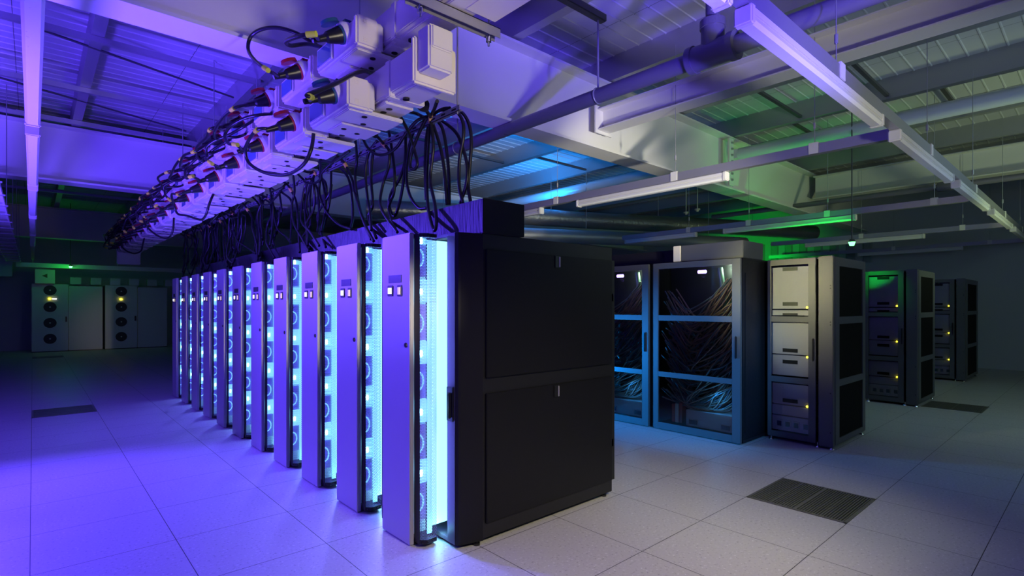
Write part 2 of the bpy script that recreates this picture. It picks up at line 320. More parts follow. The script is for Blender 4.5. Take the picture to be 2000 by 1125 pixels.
# ------------------------------------------------------------------ glowing server racks
PITCH, RY, RX = .74, 2.69, 1.98
FRONT_PROFILE = [(1.822, 2.957), (1.822, 2.914), (1.858, 2.880), (1.936, 2.888), (1.936, 3.385), (1.822, 3.385)]
def make_rack():
    r = empty('server_rack', (RX, RY, 0))
    b = MB().bbox(2.155, 3.50, 2.693, 2.693 + .734, .03, 2.0, .004)
    b.box(2.10, 2.156, 2.83, 3.36, .06, 1.98)
    b.build('cabinet', 'black', r)
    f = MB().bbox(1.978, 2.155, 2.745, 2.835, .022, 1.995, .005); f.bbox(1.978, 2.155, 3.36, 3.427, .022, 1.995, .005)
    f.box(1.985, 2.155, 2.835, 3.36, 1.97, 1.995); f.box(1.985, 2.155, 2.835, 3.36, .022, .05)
    f.build('front_frame', 'frontlit', r)
    p = MB().bbox(1.785, 1.817, 2.968, 3.328, .006, 1.998, .004); pan = p.build('steel_panel', 'steel', r)
    a = atX(758, 540, 1.784); c = atX(784.6, 551, 1.784)
    MB().bbox(1.780, 1.786, 3.178, 3.248, 1.596, 1.668, .004).build('indicator_bezel', 'rackmid', pan); MB().bbox(1.780, 1.786, 3.062, 3.122, 1.594, 1.668, .004).build('indicator_bezel', 'rackmid', pan)
    MB().box(1.782, 1.786, 3.072, 3.236, 1.685, 1.735).build('display_slot', 'rackmid', pan)
    l = MB().bbox(1.776, 1.786, 3.188, 3.238, 1.608, 1.656, .008).build('indicator_lamp', 'lampw', pan); setp(l, 'lit white square indicator')
    l = MB().bbox(1.776, 1.786, 3.072, 3.112, 1.602, 1.658, .008).build('indicator_lamp', 'lampy', pan); setp(l, 'dim amber square indicator')
    MB().cone((1.787, 3.016, 1.28), (1.780, 3.016, 1.28), .017, .015, 14).build('panel_lock', 'rubber', pan)
    d = MB().prism(FRONT_PROFILE, .022, .05); d.prism(FRONT_PROFILE, 1.968, 1.992)
    d.box(1.818, 1.826, 2.914, 2.97, .05, 1.97); d.box(1.818, 1.936, 3.385, 3.395, .05, 1.97)
    for (x, y) in ((1.835, 2.899), (1.865, 2.879), (1.90, 2.882), (1.925, 2.885)):
        d.cyl((x, y - .004, .036), (x, y + .004, .036), .005, 6); d.cyl((x, y - .004, 1.98), (x, y + .004, 1.98), .005, 6)
    d.build('door_case', 'black', r)
    s = MB(); pts = [(1.826, 2.914), (1.830, 2.906), (1.858, 2.881), (1.875, 2.879), (1.936, 2.888)]
    for (x0, y0), (x1, y1) in zip(pts, pts[1:]): s.add([(x0, y0, .05), (x1, y1, .05), (x1, y1, 1.97), (x0, y0, 1.97)], [(0, 1, 2, 3)])
    s.build('mesh_screen', 'perf', r)
    MB().box(1.826, 1.936, 3.02, 3.03, .05, 1.97).build('inner_wall', 'innerw', r)
    MB().box(1.898, 1.934, 2.94, 2.946, .06, 1.96).build('glow_plane', 'ledglow', r)  # plane given a glow to stand for a lit inner surface
    ls = MB()
    for i in range(150): ls.box(1.940 + .006 * (i % 2), 2.06, 2.95, 2.97, .10 + .0124 * i, .10 + .0124 * i + .0124)
    ls.build('light_strip', 'led', r)
    for z in (1.84, 1.42, 1.05, .65, .275):
        fn = MB().box(1.828, 1.897, 2.955, 2.985, z - .12, z + .12)
        fn.build('fan', 'fangrey', r)
        MB().sweep([(1.832 + .042 * math.cos(t * PI / 12), 2.95, z + .058 * math.sin(t * PI / 12)) for t in range(-6, 7)], .0055, 6, 2).build('fan_ring', 'ledglow', kids(r)[-1])  # ring's bright arc is put in as glow, the fan has no lamp
    for z in (1.955, 1.63, 1.235, .86, .47):
        q = MB().bbox(1.830, 1.896, 2.942, 2.985, z - (.03 if z > 1.9 else .075), z + (.012 if z > 1.9 else .075), .004).build('light_cluster', 'ledglow', r); MB().bbox(1.843, 1.860, 2.932, 2.944, z - .028, z + .012, .004).build('light_point', 'ledspot', q)
    ld = bpy.data.lights.get('strip_light') or bpy.data.lights.new('strip_light', 'AREA')
    ld.shape = 'RECTANGLE'; ld.size = .02; ld.size_y = 1.86; ld.energy = 14; ld.color = (.14, .13, 1)
    lo = bpy.data.objects.new('strip_light', ld); COL.objects.link(lo); lo.parent = r
    lo.location = Vector((1.958, 2.924, 1.02)) - r.location; lo.rotation_euler = (Vector((-.55, -.83, 0))).to_track_quat('-Z', 'Y').to_euler()
    pdl = bpy.data.lights.get('foot_fill') or bpy.data.lights.new('foot_fill', 'POINT')  # added point for the cyan pool on the floor, no lamp sits here
    pdl.energy = .55; pdl.color = (.25, .8, 1); pdl.shadow_soft_size = .006
    lo = bpy.data.objects.new('foot_fill', pdl); COL.objects.link(lo); lo.parent = r; lo.location = Vector((1.956, 2.895, .075)) - r.location
    h = MB().bbox(1.966, 1.979, 2.755, 2.825, .80, 1.02, .004); h.bbox(1.950, 1.968, 2.77, 2.80, .82, .985, .006); h.build('door_handle', 'rubber', r)
    for x, y in ((2.121, 2.71), (3.43, 2.725)):
        ft = MB().cyl((x, y, 0), (x, y, .014), .022, 14); ft.cyl((x, y, .014), (x, y, .035), .009, 10); ft.build('levelling_foot', 'rubber', r)
    return r
rack0 = make_rack()
racks = [rack0]
for k in range(1, 11):
    c = copy_tree(rack0); c.location = (RX, RY + PITCH * k, 0); racks.append(c)
for k, r in enumerate(racks):
    lab = ('nearest glowing server rack, with the large black side panels' if k == 0 else
           'farthest glowing server rack, at the far end of the lit row' if k == 10 else
           '%s glowing server rack counted from the near end of the lit row' % ORD[k])
    setp(r, lab, 'server rack', 'glowing server racks in the row')
def panel_frame(z0, z1, nm, lat):
    p = MB().bbox(2.176, 3.48, 2.676, 2.693, z0, z1, .004).build(nm, 'blackm', rack0)
    q = MB().bbox(lat.x - .028, lat.x + .028, 2.668, 2.677, lat.z - .045, lat.z + .04, .003); q.build('latch', 'rubber', p)
    MB().bbox(lat.x + .012, lat.x + .022, 2.663, 2.67, lat.z - .04, lat.z + .035, .002).build('latch_lever', 'steel', p)
panel_frame(1.065, 1.898, 'side_panel', atY(1087, 511, 2.683)); panel_frame(.128, .966, 'side_panel', atY(1085, 763, 2.683))
MB().prism([(1.979, 2.744), (1.990, 2.728), (2.004, 2.722), (2.152, 2.684), (2.152, 2.744)], .025, 1.995).build('corner_panel', 'blackm', rack0)
hg = MB()
for z in (.42, 1.6): hg.box(3.50, 3.525, 2.70, 2.73, z - .03, z + .03)
hg.box(3.50, 3.54, 2.70, 2.716, .12, 1.9); hg.build('rear_door_edge', 'black', rack0)

d = empty('cable_duct', (2.33, 2.69, 2.0), 'long black box duct lying on top of the glowing rack row', 'cable duct')
MB().bbox(2.15, 2.51, 2.684, 10.8, 2.003, 2.222, .004).build('duct_body', 'ductfoam', d)
MB().bbox(2.148, 2.512, 2.676, 2.69, 2.003, 2.224, .004).build('end_cover', 'blackm', d)

# ------------------------------------------------------------------ busbars with tap-off boxes
def make_busbar(dx, dz, y0, label):
    b = empty('busbar', (1.82 + dx, y0, 2.87 + dz), label, 'busbar')
    X0, X1, Z0, Z1 = 1.70 + dx, 1.95 + dx, 2.87 + dz, 3.10 + dz
    t = MB().bbox(X0, X1, y0, 16.0, Z0 + .02, Z1, .008); t.bbox(X0 + .03, X1 - .03, y0, 16.0, Z0, Z1 + .015, .006); t.build('trunking', 'offwhite', b)
    for k in range(17):
        y = 2.90 + PITCH * k
        j = MB().bbox(X0 - .008, X1 + .008, y + .16, y + .22, Z0 - .004, Z1 + .004, .006); j.bbox(X0 + .02, X1 - .02, y + .26, y + .50, Z0 - .012, Z0 + .01, .004)
        j.build('joint_cover', 'offwhite', b)
        for q in (.12, .34, .42): MB().cyl((X0 + .09, y + q, Z0 - .003), (X0 + .09, y + q, Z0 - .014), .022, 10).build('tap_slot', 'rubber', b)
    return b
low = make_busbar(0, 0, 2.76, 'lower white busbar ending above the near rack')
MB().bbox(1.665, 1.975, 2.725, 2.765, 2.85, 3.125, .012).build('end_cap', 'cream', low)
e = MB().bbox(1.69, 1.86, 2.60, 2.727, 2.905, 3.16, .012); e.bbox(1.70, 1.85, 2.585, 2.605, 3.02, 3.15, .01); e.build('end_connector', 'offwhite', low)
up = make_busbar(.04, .39, 1.2, 'upper white busbar running on past the end of the lower one')
MB().bbox(1.86, 2.10, .6, 2.50, 3.252, 3.6, .012).build('feed_box', 'cream', up)
MB().bbox(1.52, 1.99, 15.99, 16.2, 2.55, 3.10, .02).build('end_drop_box', 'offwhite', low)
st = empty('support_strut', (1.85, 2.55, 3.2), 'grey slotted strut carrying the upper busbar on bolts', 'support strut')
q = MB().box(1.52, 2.16, 2.52, 2.525, 3.19, 3.25); q.box(1.52, 2.16, 2.575, 2.58, 3.19, 3.25); q.box(1.52, 2.16, 2.52, 2.58, 3.245, 3.25); q.build('channel', 'galv', st)
for x in (1.60, 2.09):
    q = MB().cyl((x, 2.55, 3.13), (x, 2.55, 4.6), .007, 8); q.cyl((x, 2.55, 3.155), (x, 2.55, 3.187), .018, 6); q.build('threaded_rod', 'chrome', st)

BX, BY, BZ = 1.49, 3.23, 2.81
def make_box(lid):
    r = empty('tap_off_box', (BX, BY, BZ))
    b = MB().bbox(1.50, 1.690, 3.24, 3.88, 2.815, 3.00, .014); b.build('body', 'offwhite', r)
    b = MB().bbox(1.488, 1.645, 3.225, 3.275, 2.808, 3.006, .014)
    for z in (2.84, 2.85, 2.86, 2.96, 2.97, 2.98): b.box(1.535, 1.56, 3.222, 3.226, z - .002, z + .002)
    b.build('end_cover', 'cream', r)
    b = MB().bbox(1.52, 1.92, 3.28, 3.52, 2.802, 2.83, .006); b.bbox(1.60, 1.90, 3.56, 3.80, 2.80, 2.82, .006); b.build('clip_plate', 'offwhite', r)
    o = MB()
    for x, y in ((1.66, 3.34), (1.72, 3.48), (1.66, 3.66), (1.78, 3.70)): o.cyl((x, y, 2.803), (x, y, 2.797), .019, 10)
    o.build('clip_slot', 'rubber', r)
    f = MB().bbox(1.488, 1.502, 3.60, 3.86, 2.838, 2.985, .006); f.build('window_frame', 'offwhite', r)
    MB().box(1.484, 1.489, 3.62, 3.84, 2.855, 2.968).build('meter_window', 'winlit', kids(r)[-1])
    D = Vector((-.86, .08, -.42)).normalized(); c = Vector((1.50, 3.40, 2.935))
    s = MB().cone(c - D * .03, c + D * .012, .066, .078, 20); s.cone(c + D * .012, c + D * .036, .078, .070, 20); s.build('socket', 'offwhite', r)
    u = Vector((-.40, 0, .90)).normalized(); l = c + D * .085 + u * .085
    q = MB().cone(l - u * .011, l + u * .011, .06, .056, 18); q.box(c.x - .02, c.x + .03, 3.375, 3.425, c.z + .05, c.z + .085)
    o = q.build('socket_lid', lid, r); setp(o, ('red' if lid == 'red' else 'blue') + ' hinged socket lid')
    return r
boxes = []
for lvl, (dx, dz) in enumerate(((0, 0), (.04, .39))):
    rb = make_box('red'); bb = make_box('blue'); used_r = False
    for k in range(17):
        if k == 0: o = bb
        elif not used_r: o = rb; used_r = True
        else: o = copy_tree(rb)
        o.location = (BX + dx, BY + PITCH * k - (.04 if lvl else 0), BZ + dz)
        setp(o, '%s white tap-off box with %s socket lid along the %s busbar' % (('nearest' if k == 0 else ORD[k] if k < 16 else 'farthest'), 'blue' if k == 0 else 'red', ('lower', 'upper')[lvl]),
             'tap-off box', ('lower', 'upper')[lvl] + ' tap-off boxes')

# plugs and their cables
PD = Vector((-.86, .08, -.42)).normalized()
def plug_cable(lvl, k, path, lid):
    dx, dz = ((0, 0), (.04, .39))[lvl]
    c = Vector((1.50 + dx, 3.40 + PITCH * k - (.04 if lvl else 0), 2.935 + dz))
    r = empty('power_cable', c + PD * .04)
    q = MB().cone(c + PD * .037, c + PD * .05, .060, .060, 18).build('plug_ring', lid, r)
    q = MB().cone(c + PD * .05, c + PD * .14, .055, .036, 18); q.cone(c + PD * .14, c + PD * .155, .036, .024, 16); q.cone(c + PD * .155, c + PD * .24, .024, .017, 12)
    q.build('plug', 'rubber', r)
    pts = [c + PD * .2] + path
    MB().sweep(pts, .0135, 10).build('cable', 'rubber', r)
    a = c + PD * .2; P = smooth(pts, 7); i = min(8, len(P) - 2)
    dd = (P[i + 1] - P[i]).normalized(); MB().cone(P[i] - dd * .03, P[i] + dd * .03, .018, .018, 10).build('tag', 'yellow', r)
    setp(r, 'black cable with %s plug in the %s tap-off box of the %s busbar' % ('blue-collared' if lid == 'blue' else 'red-collared', ('nearest' if k == 0 else ORD[k] if k < 16 else 'farthest'), ('lower', 'upper')[lvl]), 'power cable', 'cables of the %s busbar' % ('lower', 'upper')[lvl])
def L(*t): return [atX(px, py, X) for px, py, X in t]
lowp = {0: L((607, 190, 1.16), (600, 186, 1.13), (625, 176, 1.22), (660, 161, 1.36), (690, 145, 1.52), (712, 139, 1.64), (728, 147, 1.8), (740, 165, 1.9)),
        1: L((504, 253, 1.24), (487, 272, 1.26), (479, 295, 1.29), (488, 320, 1.33), (520, 338, 1.40), (560, 341, 1.46), (592, 322, 1.50), (608, 290, 1.53), (613, 252, 1.58), (614, 225, 1.62)),
        2: L((462, 283, 1.22), (446, 280, 1.20), (439, 265, 1.22), (450, 247, 1.26), (478, 231, 1.34), (510, 224, 1.44), (538, 222, 1.6))}
upp = {0: L((612, 67, 1.22), (580, 72, 1.18), (559, 81, 1.2), (568, 89, 1.26), (600, 86, 1.38), (628, 92, 1.55)),
       1: L((523, 137, 1.22), (500, 120, 1.2), (485, 98, 1.2), (489, 73, 1.22), (509, 58, 1.26), (540, 54, 1.32), (575, 63, 1.4), (602, 78, 1.5), (625, 92, 1.6)),
       2: L((458, 211, 1.24), (434, 232, 1.22), (419, 258, 1.25), (424, 271, 1.3), (448, 263, 1.38), (478, 246, 1.46), (500, 232, 1.58))}
for k in range(17):
    b = k if k <= 2 else (1 if k in (5, 8, 12) else 2)
    plug_cable(0, k, [p + Vector((random.uniform(-.03, .03) * (k > 2), PITCH * (k - b), random.uniform(-.03, .03) * (k > 2))) for p in lowp[b]], 'blue' if k == 0 else 'red')
    b = k if k <= 2 else 2
    plug_cable(1, k, [p + Vector((random.uniform(-.04, .04) * (k > 2), PITCH * (k - b), random.uniform(-.05, .05) * (k > 2))) for p in upp[b]], 'blue' if k == 0 else 'red')

q = MB()
for a, b in ((0, 0), (.09, .05), (-.08, .06), (.02, .13), (.1, -.08), (-.07, -.08)): q.sweep([(2.33 + a, 10.45 + b, 2.232), (2.33 + a * .8, 10.45 + b, 2.7), (2.35 + a * .7, 10.5 + b, 3.2), (2.45 + a, 10.6 + b, 3.9), (2.5 + a, 10.6 + b, 4.6)], .062, 10)
setp(q.build('cable_riser', 'rubber'), 'thick dark cable riser standing on the far end of the black box duct', 'cable riser')
# perforated cable strip and rods
sp = empty('cable_strip', (2.2, 3.0, 2.9), 'slotted metal strip carrying the hanging black cables', 'cable strip')
q = MB().box(2.196, 2.200, 3.0, 12.6, 2.885, 2.925); q.box(2.196, 2.225, 3.0, 12.6, 2.885, 2.889)
q.build('strip', 'galv', sp); o = MB()
for i in range(60): o.box(2.1945, 2.1965, 3.04 + .13 * i, 3.09 + .13 * i, 2.899, 2.911)
o.build('strip_slot', 'rubber', sp, kind=None)
for i in range(6):
    y = 3.04 + 1.5 * i; MB().cyl((2.21, y, 2.87), (2.21, y, 4.6), .006, 8).build('hanger_rod', 'galv', sp)
for i, (px, py) in enumerate([(418, 240), (357, 300), (318, 345), (296, 350)]):
    p = atX(px, py, 1.86)
    o = MB().cyl((1.86, p.y, 3.51), (1.86, p.y, 4.925), .007, 8); o.box(1.82, 1.90, p.y - .02, p.y + .02, 3.507, 3.515)
    setp(o.build('hanger_rod', 'galv'), '%s thin hanger rod holding the upper busbar, counted from the near end' % ORD[i], 'hanger rod', 'busbar hanger rods')

# hanging cable bundles (traced for the three nearest, repeated along the row)
def crop(pts, X): return [atX(600 + x / 4, 200 + y / 4, X + (p[0] if p else 0)) for x, y, *p in pts]
C1 = [crop([(905, 20, -.22), (940, 80, -.1), (965, 130), (948, 300), (935, 600), (946, 830, -.05), (985, 990, -.12), (1008, 960, -.12), (998, 800, -.06), (962, 600), (985, 350), (967, 150)], 2.2),
      crop([(1015, -10, -.25), (990, 60, -.1), (958, 130), (930, 300), (922, 500), (930, 760)], 2.22),
      crop([(955, 115), (850, 200), (800, 330), (775, 560), (800, 720), (870, 822), (935, 825)], 2.24),
      crop([(722, 100, -.25), (790, 230, -.1), (830, 350), (860, 470), (840, 522), (805, 500), (815, 400), (870, 250), (935, 120)], 2.19),
      crop([(980, 110), (1055, 200), (1092, 400), (1108, 600), (1110, 800)], 2.27),
      crop([(970, 130), (1035, 330), (1070, 520), (1093, 800)], 2.25),
      crop([(990, 100), (1150, 220), (1210, 340), (1250, 500), (1240, 650), (1195, 790)], 2.28),
      crop([(1060, 60), (1160, 70), (1215, 150), (1220, 270), (1190, 450), (1188, 650), (1216, 785)], 2.26),
      crop([(1050, 60), (1180, 62), (1252, 140), (1282, 280), (1270, 500), (1258, 650), (1276, 775)], 2.30),
      crop([(760, 65, -.2), (850, 85, -.05), (930, 115), (1050, 55), (1115, 45)], 2.22)]
C2 = [crop([(500, 225, -.22), (560, 280, -.1), (600, 330), (640, 380), (636, 500), (592, 640), (570, 780, -.05), (605, 880, -.12), (705, 1015, -.14)], 2.2),
      crop([(375, 270, -.22), (387, 450), (375, 600), (400, 780), (450, 950, -.1), (520, 1085, -.14)], 2.2),
      crop([(545, 300), (480, 400), (455, 550), (472, 750), (490, 850, -.05), (502, 1000, -.12)], 2.2),
      crop([(560, 310), (515, 400), (500, 600), (512, 800), (480, 900), (540, 1060, -.12)], 2.22),
      crop([(640, 230), (665, 390), (682, 550), (678, 700), (648, 780), (640, 850), (695, 1005, -.12)], 2.22),
      crop([(770, 220), (765, 450), (720, 600), (660, 700), (640, 800), (680, 890), (722, 780), (755, 600), (770, 400)], 2.24),
      crop([(425, 255, -.2), (470, 350), (540, 405), (620, 402), (700, 350), (760, 260), (850, 150), (930, 112)], 2.18)]
C3 = [crop([(185, 370, -.22), (250, 430, -.08), (300, 490), (350, 600), (372, 700), (430, 900, -.08), (500, 1070, -.14)], 2.2),
      crop([(105, 400, -.15), (100, 600), (97, 720), (150, 850), (240, 950), (345, 992, -.1)], 2.22),
      crop([(20, 590), (80, 680), (92, 900), (80, 1010, -.1)], 2.22),
      crop([(60, 560), (115, 595), (150, 660), (140, 850), (112, 1010, -.1)], 2.24),
      crop([(240, 490), (320, 590), (350, 750), (356, 900), (340, 985, -.1)], 2.24),
      crop([(60, 480), (130, 455, -.1), (200, 470, -.2), (330, 380, -.2)], 2.2)]
def bundle(cs, k, n, jit, lead):
    for i, c in enumerate(cs):
        pts = [Vector(p) for p in c]
        if k or jit:
            sx = random.uniform(-.03, .03); sc = random.uniform(.8, 1.35); y0 = pts[0].y
            pts = [Vector((p.x + sx + random.uniform(-.015, .015), (y0 + (p.y - y0) * sc) + PITCH * k + random.uniform(-.05, .05), max(2.03 if p.x < 2.14 else 2.235, p.z + random.uniform(-.03, .03)))) for p in pts]
        r = empty('hanging_cable', pts[0])
        MB().sweep(pts, .0125, 8, 6).build('cable', 'rubber', r)
        if i == 0:
            P = smooth(pts, 7); j = 14 if len(P) > 20 else 4; dd = (P[j + 1] - P[j]).normalized()
            MB().cone(P[j] - dd * .028, P[j] + dd * .028, .018, .018, 10).build('tag', 'orange', r)
            MB().cone(pts[0], pts[0] + (pts[1] - pts[0]).normalized() * .09, .045, .024, 14).build('plug', 'rubber', r)
        lab = 'black cable hanging in the %s bundle from the slotted strip, counted from the near end' % ORD[n]
        if i == 0: lab = 'tagged black cable plugged into the busbar above the %s hanging bundle' % ORD[n]
        setp(r, lab, 'cable', 'cables of the %s hanging bundle' % ORD[n])
bundle(C1, 0, 0, False, 0); bundle(C2, 0, 1, False, 0); bundle(C3, 0, 2, False, 0)
for n in range(3, 12): bundle((C2 if n % 2 else C3 + C2[2:4]), n - (1 if n % 2 else 2), n, True, 0)

# ------------------------------------------------------------------ blue-lit glass cabinets
GX = 5.79
def make_blue():
    r = empty('glass_cabinet', (GX, 2.70, 0))
    c = MB().box(GX + .05, 6.9, 2.705, 2.72, .02, 2.06); c.box(GX + .05, 6.9, 3.86, 3.875, .02, 2.06); c.box(GX + .05, 6.9, 2.70, 3.875, 2.045, 2.065)
    c.box(GX + .05, 6.9, 2.70, 3.875, .015, .05); c.box(6.87, 6.9, 2.70, 3.875, .02, 2.06); c.bbox(GX + .1, 6.28, 2.697, 2.706, .12, 1.9, .003); c.build('cabinet', 'black', r)
    f = MB(); y0, y1 = 2.706, 3.80
    f.bbox(GX, GX + .035, y0, 2.805, .012, 2.06, .004); f.bbox(GX, GX + .035, 3.745, y1 + .02, .012, 2.06, .004)
    for z0, z1 in ((.012, .095), (.66, .722), (1.352, 1.418), (1.99, 2.06)): f.bbox(GX + .001, GX + .034, 2.80, 3.75, z0, z1, .003)
    d = f.build('door', 'rackgrey', r)
    for z0, z1 in ((.095, .66), (.722, 1.352), (1.418, 1.99)): MB().box(GX + .012, GX + .018, 2.80, 3.75, z0, z1).build('glass_pane', 'glass', d)
    h = MB().bbox(GX - .022, GX + .002, 2.745, 2.765, .95, 1.2, .008); h.build('handle', 'rubber', d)
    # inside
    b = MB().box(6.25, 6.27, 2.73, 3.85, .06, 2.04); b.build('back_panel', 'rackmid', r)
    rnd = random.Random(3); cb = MB(); cc = MB()
    for i in range(120):
        m = cb if i % 3 else cc
        z0 = rnd.uniform(.35, 1.75); ya = 2.76 + rnd.random() * .2; yb = 3.78 - rnd.random() * .2; x = rnd.uniform(5.88, 6.1)
        sag = rnd.uniform(.15, .55); z1 = z0 + rnd.uniform(-.1, .5); z1 = min(z1, 1.85)
        pts = [(x, yb, z0), (x + rnd.uniform(-.04, .04), yb + (ya - yb) * .3, z0 - sag * .8), (x - rnd.uniform(0, .05), (ya + yb) / 2 + rnd.uniform(-.1, .1), max(.3, (z0 + z1) / 2 - sag)), (x, ya + .15, max(.32, z1 - sag * .6)), (x + .05, ya, z1)]
        pts = [(p[0], p[1], max(.33, p[2])) for p in pts]
        m.sweep(pts, rnd.uniform(.006, .010), 5, 5)
    cb.build('cable_tangle', 'copper', r, kind='stuff', label='tangle of dark brown data cables'); cc.build('cable_tangle', 'bluecab', r, kind='stuff', label='tangle of blue-grey data cables')
    v = MB()
    for a, bb in (((3.12, 1.99), (3.02, 1.3)), ((2.90, 1.99), (3.02, 1.5))): v.cyl((6.14, a[0], a[1]), (6.14, bb[0], bb[1]), .035, 8)
    v.build('post', 'gpost', r)
    l = MB().bbox(5.86, 5.89, 3.15, 3.26, 1.915, 1.955, .008).build('status_lamp', 'violetlamp', r); setp(l, 'glowing violet lamp')
    for nm, lc, en, co in (('inner_fill', (6.18, 3.0, 1.97), 4.5, (.8, 1, .7)), ('violet_lamp_light', (5.90, 3.2, 1.89), .5, (.3, .2, 1)), ('tray_fill', (5.825, 3.0, .45), 1.1, (.05, .4, 1))):  # inner and tray points are added to brighten the inside, no such lamps
        ld = bpy.data.lights.new(nm, 'POINT'); ld.energy = en; ld.color = co; ld.shadow_soft_size = .03; lo = bpy.data.objects.new(nm, ld); COL.objects.link(lo); lo.parent = r; lo.location = Vector(lc) - r.location
    t = MB().bbox(5.85, 6.2, 2.82, 3.40, .10, .29, .004).build('tray', 'acwhite', r)
    for y in (2.84, 3.24): q = MB().box(5.843, 5.851, y, y + .125, .115, .19); q.build('screen_frame', 'steel', t); MB().box(5.838, 5.844, y + .012, y + .113, .127, .178).build('screen', 'glassdark', t)
    q = MB().bbox(5.86, 5.95, 3.46, 3.50, .11, .36, .004); q.bbox(5.86, 5.95, 3.56, 3.60, .11, .33, .004); q.build('connector', 'redgrey', r); setp(q and COL.objects[-1], 'reddish upright connector block')
    MB().bbox(5.86, 5.95, 3.505, 3.555, .11, .34, .004).build('connector', 'cream', r)
    return r
blue0 = make_blue(); setp(blue0, 'wide black cabinet with blue-lit glass door and a violet lamp inside', 'cabinet', 'glass-door cabinets')
blue1 = copy_tree(blue0); blue1.location = (GX, 2.70 + 1.18, 0); setp(blue1, 'blue-lit glass-door cabinet partly hidden behind the black rack end', 'cabinet', 'glass-door cabinets')
t = empty('cabinet_top_duct', (5.95, 3.1, 2.065), 'grey box duct on top of the blue-lit glass cabinet', 'duct')
MB().bbox(GX + .05, 6.35, 2.70, 3.46, 2.068, 2.26, .005).build('duct_body', 'rackgrey', t)
MB().bbox(GX + .04, 6.0, 3.465, 3.56, 2.068, 2.26, .004).build('end_cover', 'cream', t)
t = empty('rear_top_duct', (6.2, 4.3, 2.065), 'dark flat duct on top of the half hidden glass cabinet', 'duct')
MB().bbox(GX + .25, 6.5, 3.58, 5.4, 2.068, 2.24, .005).build('duct_body', 'black', t)

# ------------------------------------------------------------------ free-standing dark racks with silver blades
SX = 6.34
def make_dark():
    r = empty('blade_rack', (SX, 1.96, 0))
    c = MB().box(SX + .03, 7.44, 2.63, 2.65, .03, 2.06); c.box(SX + .03, 7.44, 1.97, 2.65, 2.045, 2.062); c.box(SX + .03, 7.44, 1.97, 2.65, .03, .06); c.box(7.42, 7.44, 1.97, 2.65, .03, 2.06)
    c.box(SX + .06, 7.43, 1.985, 2.0, .05, 2.05); c.build('cabinet', 'rackmid', r)
    MB().bbox(SX - .01, SX + .06, 1.962, 2.105, .02, 2.068, .006).build('filler_panel', 'rackgrey', r)
    q = MB()
    for z in (1.75, 1.72, 1.36, 1.33, .60, .18): q.cyl((SX - .014, 1.985, z), (SX - .009, 1.985, z), .007, 8)
    q.build('screw_hole', 'rubber', r)
    f = MB()
    f.bbox(SX, SX + .03, 2.135, 2.21, .04, 2.06, .004); f.bbox(SX, SX + .03, 2.605, 2.648, .04, 2.06, .004)
    for z0, z1 in ((.04, .105), (.665, .73), (1.35, 1.415), (1.995, 2.06)): f.bbox(SX + .001, SX + .029, 2.20, 2.61, z0, z1, .003)
    d = f.build('door', 'rackgrey', r)
    for z0, z1 in ((.105, .665), (.73, 1.35), (1.415, 1.995)): MB().box(SX + .010, SX + .014, 2.2, 2.61, z0, z1).build('glass_pane', 'glass', d)
    h = MB().bbox(SX - .025, SX + .002, 2.15, 2.165, .93, 1.18, .008); h.build('handle', 'rubber', d)
    for z0, z1, slots in ((1.50, 1.98, (1.95, 1.555)), (1.425, 1.49, (1.43,)), (.985, 1.345, (1.03,)), (.745, .98, (.90,)), (.415, .655, (.46,)), (.29, .41, ()), (.115, .285, ())):
        b = MB().bbox(SX + .035, SX + .6, 2.19, 2.61, z0, z1 - .006, .003).build('blade_unit', 'steel', r)
        for z in slots: MB().box(SX + .030, SX + .0355, 2.33, 2.49, max(z0 + .002, z - .021), min(z1 - .008, z + .021)).build('pull_slot', 'rubber', b)
        if not slots and z0 < .2:
            for y in (2.25, 2.35, 2.44, 2.53): MB().box(SX + .029, SX + .0355, y - .038, y + .028, .15, .235).build('screen_frame', 'steel', b); MB().box(SX + .025, SX + .030, y - .028, y + .018, .165, .22).build('screen', 'glassdark', b)
    for z in (1.515, .967, .42): MB().bbox(SX + .026, SX + .034, 2.222, 2.240, z - .009, z + .009, .003).build('status_lamp', 'ylamp', r, label='small glowing yellow lamp')
    s = MB(); Yp = 1.956
    s.bbox(SX + .05, SX + .18, Yp, 1.972, .04, 2.06, .004); s.bbox(7.33, 7.44, Yp, 1.972, .04, 2.06, .004)
    for z0, z1 in ((.04, .10), (.66, .735), (1.335, 1.415), (1.965, 2.06)): s.bbox(SX + .17, 7.34, Yp, 1.972, z0, z1, .003)
    p = s.build('side_frame', 'rackgrey', r)
    for z0, z1 in ((.10, .66), (.735, 1.335), (1.415, 1.965)): MB().box(SX + .17, 7.34, 1.966, 1.974, z0, z1).build('side_mesh', 'meshblk', p)
    for x, y in ((SX + .02, 1.985), (SX + .02, 2.12), (SX + .02, 2.61), (7.38, 1.985)):
        ft = MB().cone((x, y, 0), (x, y, .012), .028, .022, 12); ft.cyl((x, y, .01), (x, y, .05), .008, 8); ft.build('levelling_foot', 'chrome', r)
    return r
dk = make_dark(); setp(dk, 'dark rack with brightly lit silver units beside the blue glass cabinet', 'server rack', 'dark racks with yellow lamps')
o = copy_tree(dk); o.location = (10.0, 1.945, 0); o.scale = (1.06, 1, 1.012); setp(o, 'middle one of the three dark racks with yellow lamps, green-lit at its top', 'server rack', 'dark racks with yellow lamps')
o = copy_tree(dk); o.location = (14.05, 1.95, 0); o.scale = (1.36, 1, 1.012); setp(o, 'farthest dark rack with yellow lamps, nearest the right wall', 'server rack', 'dark racks with yellow lamps')
